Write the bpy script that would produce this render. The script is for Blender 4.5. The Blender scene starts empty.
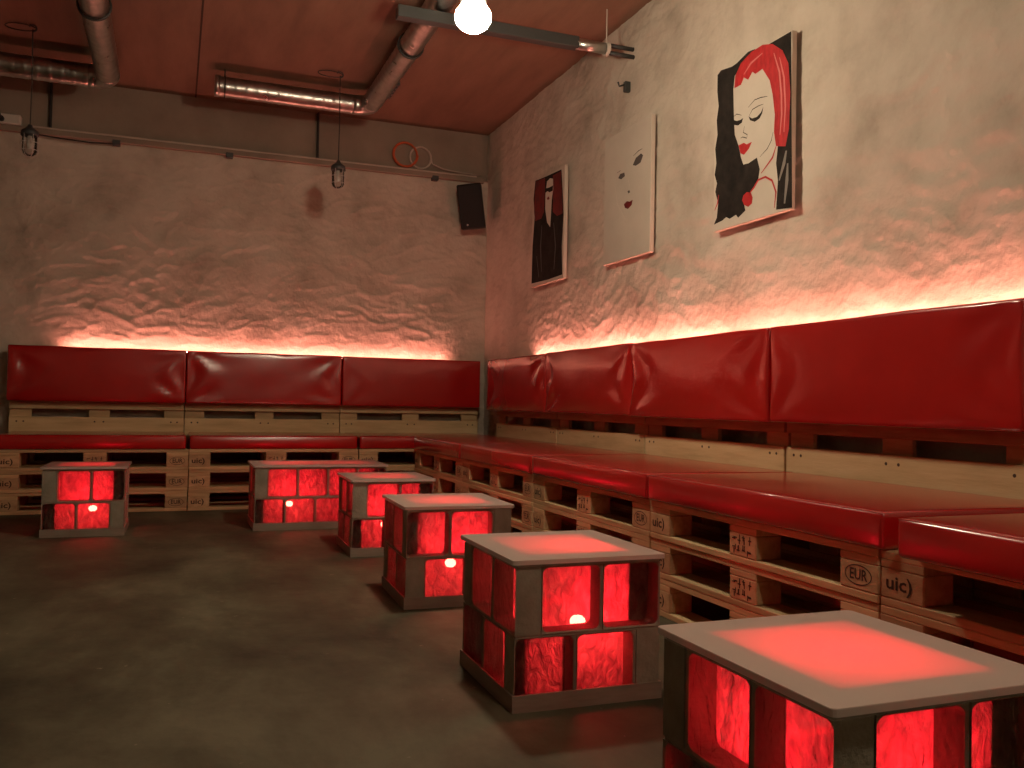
import bpy, bmesh, math, random
from mathutils import Vector, Matrix, noise
random.seed(11)
S = bpy.context.scene
C = S.collection
PI = math.pi

# ------------------------------------------------------------------ helpers
def link(name, bm, mat=None, parent=None, smooth=False):
    me = bpy.data.meshes.new(name)
    bm.normal_update()
    bm.to_mesh(me); bm.free()
    if smooth:
        me.polygons.foreach_set('use_smooth', [True] * len(me.polygons))
    if mat: me.materials.append(mat)
    o = bpy.data.objects.new(name, me)
    C.objects.link(o)
    if parent: o.parent = parent
    return o

def thing(name, label, cat, loc=(0, 0, 0), rz=0.0, group=None):
    o = bpy.data.objects.new(name, None)
    o.empty_display_size = .05
    C.objects.link(o)
    o.location = loc; o.rotation_euler = (0, 0, rz)
    o['label'] = label; o['category'] = cat
    if group: o['group'] = group
    return o

def tag(o, label, cat, group=None):
    o['label'] = label; o['category'] = cat
    if group: o['group'] = group
    return o

def struct(o):
    o['kind'] = 'structure'
    return o

def dup(root, loc, rz, label, group=None):
    r = root.copy(); C.objects.link(r)
    r.location = loc; r.rotation_euler = (0, 0, rz); r['label'] = label
    if group: r['group'] = group
    for ch in list(root.children):
        c = ch.copy(); C.objects.link(c); c.parent = r
        for g in list(ch.children):
            d = g.copy(); C.objects.link(d); d.parent = c
    return r

def box(bm, x0, x1, y0, y1, z0, z1, bev=0.0, seg=1):
    v = [bm.verts.new(p) for p in ((x0,y0,z0),(x1,y0,z0),(x1,y1,z0),(x0,y1,z0),(x0,y0,z1),(x1,y0,z1),(x1,y1,z1),(x0,y1,z1))]
    fs = [bm.faces.new([v[i] for i in q]) for q in ((0,3,2,1),(4,5,6,7),(0,1,5,4),(1,2,6,5),(2,3,7,6),(3,0,4,7))]
    if bev:
        es = list({e for f in fs for e in f.edges})
        bmesh.ops.bevel(bm, geom=es, offset=bev, segments=seg, affect='EDGES', profile=.5)

def boxes(*args, bev=0.0):
    bm = bmesh.new()
    for a in args: box(bm, *a, bev=bev)
    return bm

def tube(bm, pts, r, n=8, cap=True, rf=None):
    """sweep a circle along a polyline"""
    pts = [Vector(p) for p in pts]
    rings = []
    prev = None
    for i, p in enumerate(pts):
        t = (pts[min(i+1, len(pts)-1)] - pts[max(i-1, 0)]).normalized()
        if prev is None:
            a = Vector((0, 0, 1)) if abs(t.z) < .9 else Vector((1, 0, 0))
            u = t.cross(a).normalized()
        else:
            u = (prev - t * prev.dot(t)).normalized()
        prev = u
        w = t.cross(u)
        rr = r if rf is None else rf(i)
        rings.append([bm.verts.new(p + (u*math.cos(2*PI*k/n) + w*math.sin(2*PI*k/n))*rr) for k in range(n)])
    for a, b in zip(rings, rings[1:]):
        for k in range(n):
            bm.faces.new((a[k], a[(k+1) % n], b[(k+1) % n], b[k]))
    if cap:
        bm.faces.new(list(reversed(rings[0]))); bm.faces.new(rings[-1])
    return bm

def lathe(bm, prof, n=24, cx=0, cy=0):
    rings = []
    for r, z in prof:
        if r < 1e-5: rings.append([bm.verts.new((cx, cy, z))])
        else: rings.append([bm.verts.new((cx+r*math.cos(2*PI*k/n), cy+r*math.sin(2*PI*k/n), z)) for k in range(n)])
    for a, b in zip(rings, rings[1:]):
        for k in range(n):
            k2 = (k+1) % n
            if len(a) == 1 and len(b) == 1: continue
            if len(a) == 1: bm.faces.new((a[0], b[k2], b[k]))
            elif len(b) == 1: bm.faces.new((a[k], a[k2], b[0]))
            else: bm.faces.new((a[k], a[k2], b[k2], b[k]))
    bmesh.ops.recalc_face_normals(bm, faces=bm.faces)
    return bm

def arc(c, r, a0, a1, n, plane='xz'):
    out = []
    for i in range(n+1):
        a = a0 + (a1-a0)*i/n
        d = r*math.cos(a), r*math.sin(a)
        out.append(Vector(c) + (Vector((d[0], 0, d[1])) if plane == 'xz' else Vector((d[0], d[1], 0)) if plane == 'xy' else Vector((0, d[0], d[1]))))
    return out

# ------------------------------------------------------------------ materials
def new_mat(name):
    m = bpy.data.materials.new(name); m.use_nodes = True
    nt = m.node_tree; nt.nodes.clear()
    out = nt.nodes.new('ShaderNodeOutputMaterial')
    return m, nt, out

def N(nt, typ, **kw):
    n = nt.nodes.new(typ)
    for k, v in kw.items():
        if k in n.inputs: n.inputs[k].default_value = v
        else: setattr(n, k, v)
    return n

def ramp(nt, src, stops):
    r = nt.nodes.new('ShaderNodeValToRGB')
    el = r.color_ramp.elements
    while len(el) < len(stops): el.new(.5)
    for e, (p, c) in zip(el, stops):
        e.position = p; e.color = (*c, 1) if len(c) == 3 else c
    nt.links.new(src, r.inputs[0])
    return r

def plain(name, col, rough=.6, metal=0.0, coat=0.0, spec=.5):
    m, nt, out = new_mat(name)
    b = N(nt, 'ShaderNodeBsdfPrincipled')
    b.inputs['Base Color'].default_value = (*col, 1)
    b.inputs['Roughness'].default_value = rough
    b.inputs['Metallic'].default_value = metal
    b.inputs['Coat Weight'].default_value = coat
    b.inputs['Specular IOR Level'].default_value = spec
    nt.links.new(b.outputs[0], out.inputs[0])
    return m

def noisy(name, stops, scale=5, detail=8, rough=(.6, .8), bump=.2, bscale=40, stretch=(1, 1, 1), metal=0.0, dist=.01, obj_random=0.0, spec=.4):
    """mottled surface: coloured noise in object space, with a fine bump"""
    m, nt, out = new_mat(name)
    L = nt.links.new
    tc = N(nt, 'ShaderNodeTexCoord')
    mp = N(nt, 'ShaderNodeMapping'); mp.inputs['Scale'].default_value = stretch
    L(tc.outputs['Object'], mp.inputs[0])
    vec = mp.outputs[0]
    if obj_random:
        oi = N(nt, 'ShaderNodeObjectInfo')
        mul = N(nt, 'ShaderNodeMath', operation='MULTIPLY'); L(oi.outputs['Random'], mul.inputs[0]); mul.inputs[1].default_value = 37.0
        va = N(nt, 'ShaderNodeVectorMath', operation='ADD'); L(vec, va.inputs[0]); L(mul.outputs[0], va.inputs[1]); vec = va.outputs[0]
    n1 = N(nt, 'ShaderNodeTexNoise'); n1.inputs['Scale'].default_value = scale; n1.inputs['Detail'].default_value = detail
    n1.inputs['Roughness'].default_value = .6
    L(vec, n1.inputs['Vector'])
    r = ramp(nt, n1.outputs['Fac'], stops)
    col = r.outputs[0]
    if obj_random:
        hs = N(nt, 'ShaderNodeHueSaturation')
        mr = N(nt, 'ShaderNodeMapRange'); mr.inputs['To Min'].default_value = 1-obj_random; mr.inputs['To Max'].default_value = 1+obj_random
        L(oi.outputs['Random'], mr.inputs[0]); L(mr.outputs[0], hs.inputs['Value']); L(col, hs.inputs['Color']); col = hs.outputs[0]
    b = N(nt, 'ShaderNodeBsdfPrincipled'); b.inputs['Metallic'].default_value = metal
    b.inputs['Specular IOR Level'].default_value = spec
    L(col, b.inputs['Base Color'])
    rr = N(nt, 'ShaderNodeMapRange'); rr.inputs['To Min'].default_value = rough[0]; rr.inputs['To Max'].default_value = rough[1]
    L(n1.outputs['Fac'], rr.inputs[0]); L(rr.outputs[0], b.inputs['Roughness'])
    n2 = N(nt, 'ShaderNodeTexNoise'); n2.inputs['Scale'].default_value = bscale; n2.inputs['Detail'].default_value = 6
    L(vec, n2.inputs['Vector'])
    bp = N(nt, 'ShaderNodeBump'); bp.inputs['Strength'].default_value = bump; bp.inputs['Distance'].default_value = dist
    L(n2.outputs['Fac'], bp.inputs['Height']); L(bp.outputs[0], b.inputs['Normal'])
    L(b.outputs[0], out.inputs[0])
    return m

def emit(name, col, strength):
    m, nt, out = new_mat(name)
    e = N(nt, 'ShaderNodeEmission'); e.inputs[0].default_value = (*col, 1); e.inputs[1].default_value = strength
    nt.links.new(e.outputs[0], out.inputs[0])
    return m

M = {}
M['plaster'] = noisy('rough_plaster', [(.28, (.33, .285, .23)), (.40, (.45, .395, .325)), (.52, (.54, .48, .40)), (.72, (.61, .55, .47))], scale=2.3, bump=.7, bscale=24, rough=(.8, .95), dist=.012)
M['beam'] = noisy('bare_concrete', [(.3, (.22, .175, .135)), (.7, (.32, .255, .20))], scale=2.2, bump=.25, bscale=30, rough=(.8, .95))
M['concrete'] = noisy('grey_concrete', [(.3, (.19, .18, .135)), (.7, (.33, .31, .245))], scale=9, bump=.6, bscale=60, rough=(.75, .95), dist=.006)
M['plinth'] = noisy('plinth_board', [(.3, (.20, .165, .13)), (.7, (.30, .255, .205))], scale=6, bump=.25, bscale=30, stretch=(1, 1, 6), rough=(.6, .8), dist=.004)
M['pine'] = noisy('pine_wood', [(.25, (.34, .235, .115)), (.5, (.52, .385, .205)), (.75, (.62, .475, .275))], scale=3.2, bump=.3, bscale=14, stretch=(1.0, 9, 9), rough=(.6, .8), obj_random=.16, dist=.004)
M['pine_block'] = noisy('pine_block_wood', [(.25, (.33, .22, .11)), (.5, (.47, .34, .185)), (.75, (.57, .43, .25))], scale=5, bump=.4, bscale=24, stretch=(3, 6, 6), rough=(.65, .85), obj_random=.18, dist=.004)
M['board_lit'] = noisy('lit_pine_board', [(.25, (.48, .36, .185)), (.5, (.64, .50, .27)), (.75, (.72, .58, .34))], scale=2.6, bump=.3, bscale=14, stretch=(1.0, 8, 8), rough=(.6, .8), obj_random=.1, dist=.004)  # lower backrest board: pine lightened, brightness outside the cushion's shade painted into colour
M['ink'] = plain('branding_ink', (.05, .03, .02), .8)
M['steel'] = noisy('galvanised_steel', [(.3, (.42, .40, .38)), (.7, (.62, .60, .57))], scale=14, bump=.1, bscale=50, rough=(.22, .38), metal=1.0)
M['dark_metal'] = plain('dark_grey_metal', (.055, .06, .06), .5, .3)
M['black'] = plain('black_plastic', (.012, .012, .012), .45)
M['rubber'] = plain('black_rubber', (.02, .018, .016), .6)
M['grille'] = noisy('speaker_grille', [(.4, (.003, .003, .003)), (.6, (.009, .009, .009))], scale=300, bump=.5, bscale=300, rough=(.5, .7))
M['white_plastic'] = plain('white_plastic', (.55, .52, .46), .5)
M['orange'] = plain('orange_cable', (.55, .10, .03), .5)
M['pale_cable'] = plain('pale_cable', (.55, .45, .38), .5)
M['pale_metal'] = plain('pale_wire', (.50, .46, .42), .4)
M['brass'] = plain('nail_head', (.07, .045, .03), .6)
M['canvas'] = noisy('canvas_cloth', [(.3, (.50, .45, .38)), (.7, (.57, .52, .44))], scale=4, bump=.15, bscale=400, rough=(.8, .9), dist=.001)
M['paint_black'] = noisy('black_paint', [(.3, (.010, .009, .008)), (.75, (.035, .028, .024))], scale=14, bump=.2, bscale=60, rough=(.75, .9), dist=.001, spec=.15)
M['paint_red'] = noisy('red_paint', [(.3, (.30, .012, .014)), (.7, (.55, .03, .035))], scale=18, bump=.2, bscale=60, rough=(.4, .6), stretch=(1, 3, 1), dist=.001)
M['paint_darkred'] = noisy('dark_red_paint', [(.3, (.07, .006, .007)), (.7, (.20, .015, .016))], scale=14, bump=.2, bscale=60, rough=(.5, .7), dist=.001)
M['paint_white'] = plain('white_paint', (.62, .55, .47), .7)
M['paint_pink'] = plain('pink_paint', (.60, .16, .15), .6)
M['paint_grey'] = plain('grey_paint', (.20, .18, .16), .7)
M['paint_shadow'] = plain('dark_grey_paint', (.07, .06, .055), .7)

def vinyl():
    m, nt, out = new_mat('red_vinyl'); L = nt.links.new
    tc = N(nt, 'ShaderNodeTexCoord')
    n1 = N(nt, 'ShaderNodeTexNoise'); n1.inputs['Scale'].default_value = 3.0; n1.inputs['Detail'].default_value = 4
    L(tc.outputs['Object'], n1.inputs['Vector'])
    r = ramp(nt, n1.outputs['Fac'], [(.3, (.33, .0045, .005)), (.7, (.43, .007, .0065))])
    b = N(nt, 'ShaderNodeBsdfPrincipled'); L(r.outputs[0], b.inputs['Base Color'])
    b.inputs['Roughness'].default_value = .22
    b.inputs['Specular IOR Level'].default_value = .7; b.inputs['Coat Weight'].default_value = .7; b.inputs['Coat Roughness'].default_value = .26; b.inputs['Coat IOR'].default_value = 1.5
    n2 = N(nt, 'ShaderNodeTexNoise'); n2.inputs['Scale'].default_value = 9; n2.inputs['Detail'].default_value = 3
    L(tc.outputs['Object'], n2.inputs['Vector'])
    bp = N(nt, 'ShaderNodeBump'); bp.inputs['Strength'].default_value = .12; bp.inputs['Distance'].default_value = .012
    L(n2.outputs['Fac'], bp.inputs['Height']); L(bp.outputs[0], b.inputs['Normal'])
    L(b.outputs[0], out.inputs[0])
    return m
M['vinyl'] = vinyl()

def floor_mat():
    m, nt, out = new_mat('worn_concrete_floor'); L = nt.links.new
    tc = N(nt, 'ShaderNodeTexCoord')
    mp = N(nt, 'ShaderNodeMapping'); mp.inputs['Scale'].default_value = (1, .55, 1); L(tc.outputs['Object'], mp.inputs[0])
    n1 = N(nt, 'ShaderNodeTexNoise'); n1.inputs['Scale'].default_value = 2.2; n1.inputs['Detail'].default_value = 10; n1.inputs['Roughness'].default_value = .65; n1.inputs['Distortion'].default_value = .15
    L(mp.outputs[0], n1.inputs['Vector'])
    r = ramp(nt, n1.outputs['Fac'], [(.34, (.041, .038, .024)), (.5, (.086, .080, .050)), (.66, (.145, .136, .090))])
    v = N(nt, 'ShaderNodeTexNoise'); v.inputs['Scale'].default_value = 26; v.inputs['Detail'].default_value = 3; L(tc.outputs['Object'], v.inputs['Vector'])
    sp = ramp(nt, v.outputs['Fac'], [(.72, (0, 0, 0)), (.80, (1, 1, 1))])
    mix = N(nt, 'ShaderNodeMix', data_type='RGBA'); L(sp.outputs[0], mix.inputs[0]); L(r.outputs[0], mix.inputs[6]); mix.inputs[7].default_value = (.24, .21, .16, 1)
    b = N(nt, 'ShaderNodeBsdfPrincipled'); L(mix.outputs[2], b.inputs['Base Color'])
    rr = N(nt, 'ShaderNodeMapRange'); rr.inputs['To Min'].default_value = .55; rr.inputs['To Max'].default_value = .85
    L(n1.outputs['Fac'], rr.inputs[0]); L(rr.outputs[0], b.inputs['Roughness'])
    b.inputs['Specular IOR Level'].default_value = .25
    bp = N(nt, 'ShaderNodeBump'); bp.inputs['Strength'].default_value = .25; bp.inputs['Distance'].default_value = .01
    n2 = N(nt, 'ShaderNodeTexNoise'); n2.inputs['Scale'].default_value = 14; n2.inputs['Detail'].default_value = 8; L(tc.outputs['Object'], n2.inputs['Vector'])
    L(n2.outputs['Fac'], bp.inputs['Height']); L(bp.outputs[0], b.inputs['Normal'])
    L(b.outputs[0], out.inputs[0])
    return m
M['floor'] = floor_mat()
M['ceiling'] = noisy('plywood_ceiling', [(.25, (.165, .095, .060)), (.5, (.22, .130, .085)), (.75, (.27, .165, .112))], scale=1.8, bump=.1, bscale=30, stretch=(4, .8, 1), rough=(.6, .8))
M['seam'] = plain('ceiling_seam', (.04, .022, .015), .8)

def glass_mats():
    # clear wavy outer pane: light passes, gloss on top
    m, nt, out = new_mat('wavy_clear_glass'); L = nt.links.new
    tc = N(nt, 'ShaderNodeTexCoord')
    mp = N(nt, 'ShaderNodeMapping'); mp.inputs['Scale'].default_value = (1.6, 1.6, 1.0); L(tc.outputs['Object'], mp.inputs[0])
    n = N(nt, 'ShaderNodeTexNoise'); n.inputs['Scale'].default_value = 16; n.inputs['Detail'].default_value = 2; n.inputs['Distortion'].default_value = 1.2
    L(mp.outputs[0], n.inputs['Vector'])
    bp = N(nt, 'ShaderNodeBump'); bp.inputs['Strength'].default_value = .9; bp.inputs['Distance'].default_value = .02
    L(n.outputs['Fac'], bp.inputs['Height'])
    t = N(nt, 'ShaderNodeBsdfTransparent'); t.inputs[0].default_value = (.93, .93, .91, 1)
    g = N(nt, 'ShaderNodeBsdfGlossy'); g.inputs['Roughness'].default_value = .12; L(bp.outputs[0], g.inputs['Normal'])
    fr = N(nt, 'ShaderNodeFresnel'); fr.inputs['IOR'].default_value = 1.45; L(bp.outputs[0], fr.inputs['Normal'])
    mx = N(nt, 'ShaderNodeMixShader'); L(fr.outputs[0], mx.inputs[0]); L(t.outputs[0], mx.inputs[1]); L(g.outputs[0], mx.inputs[2])
    L(mx.outputs[0], out.inputs[0])
    M['glass_clear'] = m
    # pressed inner pane: scatters the lamp light, partly see-through along its waves
    m, nt, out = new_mat('pressed_inner_glass'); L = nt.links.new
    tc = N(nt, 'ShaderNodeTexCoord'); oi = N(nt, 'ShaderNodeObjectInfo')
    mul = N(nt, 'ShaderNodeMath', operation='MULTIPLY'); L(oi.outputs['Random'], mul.inputs[0]); mul.inputs[1].default_value = 23.0
    va = N(nt, 'ShaderNodeVectorMath', operation='ADD'); L(tc.outputs['Object'], va.inputs[0]); L(mul.outputs[0], va.inputs[1])
    mp = N(nt, 'ShaderNodeMapping'); mp.inputs['Scale'].default_value = (1.7, 1.7, 1.0); L(va.outputs[0], mp.inputs[0])
    n = N(nt, 'ShaderNodeTexNoise'); n.inputs['Scale'].default_value = 24; n.inputs['Detail'].default_value = 5; n.inputs['Distortion'].default_value = .5
    L(mp.outputs[0], n.inputs['Vector'])
    r = ramp(nt, n.outputs['Fac'], [(.30, (.36, .36, .36)), (.52, (.60, .60, .60)), (.70, (.90, .90, .90))])
    tr = N(nt, 'ShaderNodeBsdfTranslucent'); L(r.outputs[0], tr.inputs[0])
    bp = N(nt, 'ShaderNodeBump'); bp.inputs['Strength'].default_value = 1.0; bp.inputs['Distance'].default_value = .03
    L(n.outputs['Fac'], bp.inputs['Height']); L(bp.outputs[0], tr.inputs['Normal'])
    tp = N(nt, 'ShaderNodeBsdfTransparent'); tp.inputs[0].default_value = (.9, .9, .9, 1)
    mx = N(nt, 'ShaderNodeMixShader'); mx.inputs[0].default_value = .42
    L(tr.outputs[0], mx.inputs[1]); L(tp.outputs[0], mx.inputs[2])
    gl = N(nt, 'ShaderNodeBsdfGlossy'); gl.inputs['Roughness'].default_value = .2; L(bp.outputs[0], gl.inputs['Normal'])
    m2 = N(nt, 'ShaderNodeMixShader'); m2.inputs[0].default_value = .05
    L(mx.outputs[0], m2.inputs[1]); L(gl.outputs[0], m2.inputs[2])
    L(m2.outputs[0], out.inputs[0])
    M['glass_inner'] = m
    # frosted top sheet
    m, nt, out = new_mat('frosted_glass'); L = nt.links.new
    tr = N(nt, 'ShaderNodeBsdfTranslucent'); tr.inputs[0].default_value = (.9, .88, .85, 1)
    df = N(nt, 'ShaderNodeBsdfDiffuse'); df.inputs[0].default_value = (.82, .70, .64, 1)
    mx = N(nt, 'ShaderNodeMixShader'); mx.inputs[0].default_value = .55; L(tr.outputs[0], mx.inputs[1]); L(df.outputs[0], mx.inputs[2])
    gl = N(nt, 'ShaderNodeBsdfGlossy'); gl.inputs['Roughness'].default_value = .28
    fr = N(nt, 'ShaderNodeFresnel'); fr.inputs['IOR'].default_value = 1.22
    m2 = N(nt, 'ShaderNodeMixShader'); L(fr.outputs[0], m2.inputs[0]); L(mx.outputs[0], m2.inputs[1]); L(gl.outputs[0], m2.inputs[2])
    L(m2.outputs[0], out.inputs[0])
    M['frosted'] = m
    m, nt, out = new_mat('clear_underside'); L = nt.links.new
    tp = N(nt, 'ShaderNodeBsdfTransparent'); tp.inputs[0].default_value = (.97, .97, .97, 1)
    tl = N(nt, 'ShaderNodeBsdfTranslucent'); tl.inputs[0].default_value = (.95, .93, .92, 1)
    mx = N(nt, 'ShaderNodeMixShader'); mx.inputs[0].default_value = .5; L(tp.outputs[0], mx.inputs[1]); L(tl.outputs[0], mx.inputs[2]); L(mx.outputs[0], out.inputs[0])
    M['clear'] = m
    # thin clear jar glass
    m, nt, out = new_mat('jar_glass'); L = nt.links.new
    t = N(nt, 'ShaderNodeBsdfTransparent'); t.inputs[0].default_value = (.93, .93, .93, 1)
    g = N(nt, 'ShaderNodeBsdfGlossy'); g.inputs['Roughness'].default_value = .08
    fr = N(nt, 'ShaderNodeFresnel'); fr.inputs['IOR'].default_value = 1.5
    mx = N(nt, 'ShaderNodeMixShader'); L(fr.outputs[0], mx.inputs[0]); L(t.outputs[0], mx.inputs[1]); L(g.outputs[0], mx.inputs[2])
    L(mx.outputs[0], out.inputs[0]); M['jar'] = m
glass_mats()
# things that give off light
LAMP_COL = (1.0, .80, .56)
M['lamp_on'] = emit('lit_bulb', LAMP_COL, 385)
M['led_red'] = emit('red_led', (1.0, .07, .045), 55)
M['led_strip'] = emit('led_strip_pink', (1.0, .29, .215), 92)
M['lamp_dim'] = emit('lit_bulb_dimmer', LAMP_COL, 190)
# picture shapes, (y, z) on the right wall in metres
BIG = {
  'black_left': [(-3.658,2.484),(-3.688,2.498),(-3.782,2.484),(-3.823,2.487),(-3.915,2.510),(-3.972,2.503),(-3.882,2.466),(-3.807,2.429),(-3.797,2.368),(-3.804,2.238),(-3.814,2.136),(-3.848,2.071),(-3.868,2.009),(-3.888,1.970),(-3.927,1.967),(-3.994,1.978),(-4.017,1.918),(-4.007,1.873),(-3.963,1.835),(-3.896,1.781),(-3.909,1.744),(-3.851,1.720),(-3.832,1.738),(-3.780,1.728),(-3.750,1.742),(-3.718,1.731),(-3.643,1.724),(-3.668,1.755),(-3.679,1.825),(-3.652,1.889),(-3.666,1.929),(-3.644,1.978),(-3.658,2.033),(-3.646,2.109),(-3.665,2.177),(-3.656,2.253),(-3.672,2.321),(-3.658,2.399)],
  'black_right': [(-4.070,2.487),(-4.234,2.486),(-4.254,1.689),(-4.142,1.702),(-4.152,1.833),(-4.138,1.915),(-4.149,1.991),(-4.183,1.982),(-4.211,2.117),(-4.217,2.257),(-4.196,2.381),(-4.144,2.439)],
  'hair': [(-3.812,2.427),(-3.858,2.475),(-3.938,2.499),(-4.027,2.502),(-4.102,2.478),(-4.175,2.421),(-4.217,2.348),(-4.233,2.213),(-4.226,2.048),(-4.204,1.976),(-4.136,1.994),(-4.120,2.065),(-4.125,2.142),(-4.107,2.241),(-4.084,2.315),(-4.029,2.387),(-3.974,2.382),(-3.952,2.400),(-3.918,2.373),(-3.883,2.396),(-3.861,2.368),(-3.806,2.368)],
  'lips': [(-3.848,2.075),(-3.890,2.076),(-3.913,2.062),(-3.954,2.064),(-3.932,2.037),(-3.891,2.017),(-3.863,2.032)],
  's_hair1': [(-4.113,2.431),(-4.155,2.330),(-4.171,2.220),(-4.175,2.128),(-4.164,2.039)],
  's_hair2': [(-4.155,2.396),(-4.188,2.293),(-4.200,2.159),(-4.192,2.044)],
  's_hair3': [(-3.883,2.410),(-3.939,2.446),(-4.028,2.462)],
  's_grey': [(-4.162,1.831),(-4.195,1.901),(-4.210,1.955)],
  's_grey2': [(-4.202,1.718),(-4.217,1.818),(-4.221,1.895)],
  's_brow': [(-3.921,2.238),(-3.972,2.259),(-4.021,2.255),(-4.069,2.245)],
  's_lid': [(-3.929,2.194),(-3.955,2.218),(-4.000,2.221),(-4.039,2.218)],
  'lash': [(-3.924,2.195),(-3.952,2.176),(-3.990,2.172),(-4.022,2.184),(-4.039,2.206),(-4.031,2.177),(-4.012,2.159),(-3.975,2.153),(-3.938,2.171)],
  'lash2': [(-3.800,2.214),(-3.829,2.200),(-3.860,2.196),(-3.881,2.199),(-3.872,2.179),(-3.841,2.174),(-3.808,2.186)],
  's_lid2': [(-3.800,2.228),(-3.828,2.234),(-3.869,2.216)],
  's_nose': [(-3.893,2.156),(-3.884,2.128),(-3.917,2.108),(-3.913,2.092),(-3.880,2.107),(-3.862,2.106)],
  's_jaw': [(-4.114,2.066),(-4.102,2.030),(-4.073,2.000),(-4.016,1.975)],
  's_chin': [(-3.888,1.970),(-3.938,1.964),(-3.994,1.975)],
  's_neck': [(-4.136,1.994),(-4.112,1.948),(-4.028,1.895)],
  's_strap': [(-3.930,1.815),(-3.974,1.840),(-4.007,1.869),(-4.061,1.871),(-4.110,1.843),(-4.140,1.783),(-4.129,1.713)],
  's_shoulder': [(-4.039,1.875),(-4.093,1.867),(-4.140,1.816)],
  'bead': [(-3.891,1.821),(-3.918,1.831),(-3.952,1.820),(-3.966,1.794),(-3.960,1.768),(-3.931,1.757),(-3.897,1.774),(-3.882,1.800)],
  's_drip': [(-3.649,1.795),(-3.673,1.826),(-3.683,1.868)],
}
SMALL = {
  'dark': [(-1.230,2.498),(-1.409,2.484),(-1.718,2.468),(-1.742,2.325),(-1.768,2.135),(-1.746,1.917),(-1.763,1.712),(-1.493,1.708),(-1.188,1.716),(-1.195,2.005),(-1.227,2.219),(-1.199,2.364)],
  'red': [(-1.241,2.491),(-1.419,2.478),(-1.424,2.376),(-1.411,2.223),(-1.362,2.183),(-1.239,2.187),(-1.215,2.261),(-1.219,2.400)],
  'red2': [(-1.565,2.459),(-1.710,2.459),(-1.754,2.147),(-1.654,2.147),(-1.577,2.191)],
  'face': [(-1.460,2.441),(-1.518,2.451),(-1.571,2.435),(-1.579,2.361),(-1.554,2.281),(-1.544,2.178),(-1.534,2.088),(-1.474,2.134),(-1.435,2.238),(-1.434,2.354)],
  'glasses': [(-1.423,2.395),(-1.501,2.386),(-1.573,2.385),(-1.570,2.348),(-1.513,2.349),(-1.473,2.365),(-1.434,2.362)],
  'lips': [(-1.461,2.317),(-1.499,2.321),(-1.515,2.302),(-1.481,2.296)],
  's_coat1': [(-1.375,2.132),(-1.356,1.979),(-1.381,1.781)],
  's_coat2': [(-1.595,2.111),(-1.635,1.935),(-1.614,1.769)],
  's_coat3': [(-1.283,1.912),(-1.332,1.748)],
}
MID = {
  'eye': [(-2.774,2.240),(-2.811,2.274),(-2.874,2.286),(-2.900,2.268),(-2.870,2.232),(-2.813,2.227)],
  's_brow': [(-2.779,2.294),(-2.842,2.309),(-2.889,2.310)],
  'eye2': [(-2.588,2.204),(-2.615,2.224),(-2.669,2.221),(-2.677,2.197),(-2.630,2.188)],
  's_brow2': [(-2.573,2.240),(-2.621,2.245)],
  'nose': [(-2.713,2.096),(-2.736,2.099),(-2.746,2.083),(-2.724,2.080)],
  'lips': [(-2.669,2.026),(-2.708,2.037),(-2.742,2.027),(-2.781,2.031),(-2.769,2.002),(-2.723,1.986),(-2.683,2.001)],
  's_side': [(-2.547,2.165),(-2.586,2.043),(-2.692,1.926)],
  's_nose': [(-2.717,2.174),(-2.739,2.122)],
}
# ------------------------------------------------------------------ the room
ZC, ZB = 3.198, 2.775
def ridged(p, h=1.0):
    return 1 - abs(noise.noise(p)) * 2
def relief(a, z):
    """trowelled plaster: long arcs, lumps and nicks, 0..~.03 m deep into the wall"""
    wa = a + .30*noise.noise((a*1.3, z*1.3, 3.1)) + .10*noise.noise((a*4, z*4, 8.8))
    wz = z + .22*noise.noise((a*1.1, z*1.4, 6.2)) + .07*noise.noise((a*3.5, z*4, 1.9))
    d = .5 + .5*noise.noise((a*1.3, z*1.7, 7.7))
    k = max(0.0, min(1.0, .5 + 1.4*noise.noise((a*.8, z*1.1, 5.5))))      # rougher and smoother patches
    r1 = max(0, ridged((wa*2.2, wz*7.0, 1.3)))
    r2 = max(0, ridged((wa*4.5 + wz*2.2, wz*10.0 - wa*2.5, 9.1)))
    r3 = max(0, ridged((wa*8.0 - wz*3, wz*18.0 + wa*4.0, 2.6)))
    f = noise.noise((a*21, z*27, 4.2))
    v = .34*d + (.20*r1**4 + .22*r2**4 + .13*r3**3)*(.55 + .45*k) + .035*f
    return max(0.0, .034*(1 - v))

def plaster_wall(name, n_a, n_z, a0, a1, z0, z1, place):
    bm = bmesh.new()
    zs = [z0 + (z1-z0)*j/n_z for j in range(n_z+1)]
    grid = [[bm.verts.new(place(a0+(a1-a0)*i/n_a, z)) for z in zs] for i in range(n_a+1)]
    for i in range(n_a):
        for j in range(n_z):
            bm.faces.new((grid[i][j], grid[i+1][j], grid[i+1][j+1], grid[i][j+1]))
    return link(name, bm, M['plaster'], smooth=True)

wr = plaster_wall('wall_right', 520, 230, .06, -9.6, 0, ZC, lambda a, z: Vector((relief(a, z), a, z)))
wb = plaster_wall('wall_back', 400, 210, -6.6, .04, 0, ZB, lambda a, z: Vector((a, relief(a+40, z), z)))
struct(wr); struct(wb)
struct(link('wall_left', boxes((-6.7, -6.6, -9.7, .15, 0, ZC)), M['plaster']))
struct(link('wall_front', boxes((-6.7, .2, -9.7, -9.6, 0, ZC)), M['plaster']))
struct(link('floor', boxes((-6.7, .15, -9.7, .15, -.1, 0)), M['floor']))
bm = boxes((-6.7, .15, -9.7, .15, ZC, ZC+.1))
ceil = struct(link('ceiling', bm, M['ceiling']))
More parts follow.
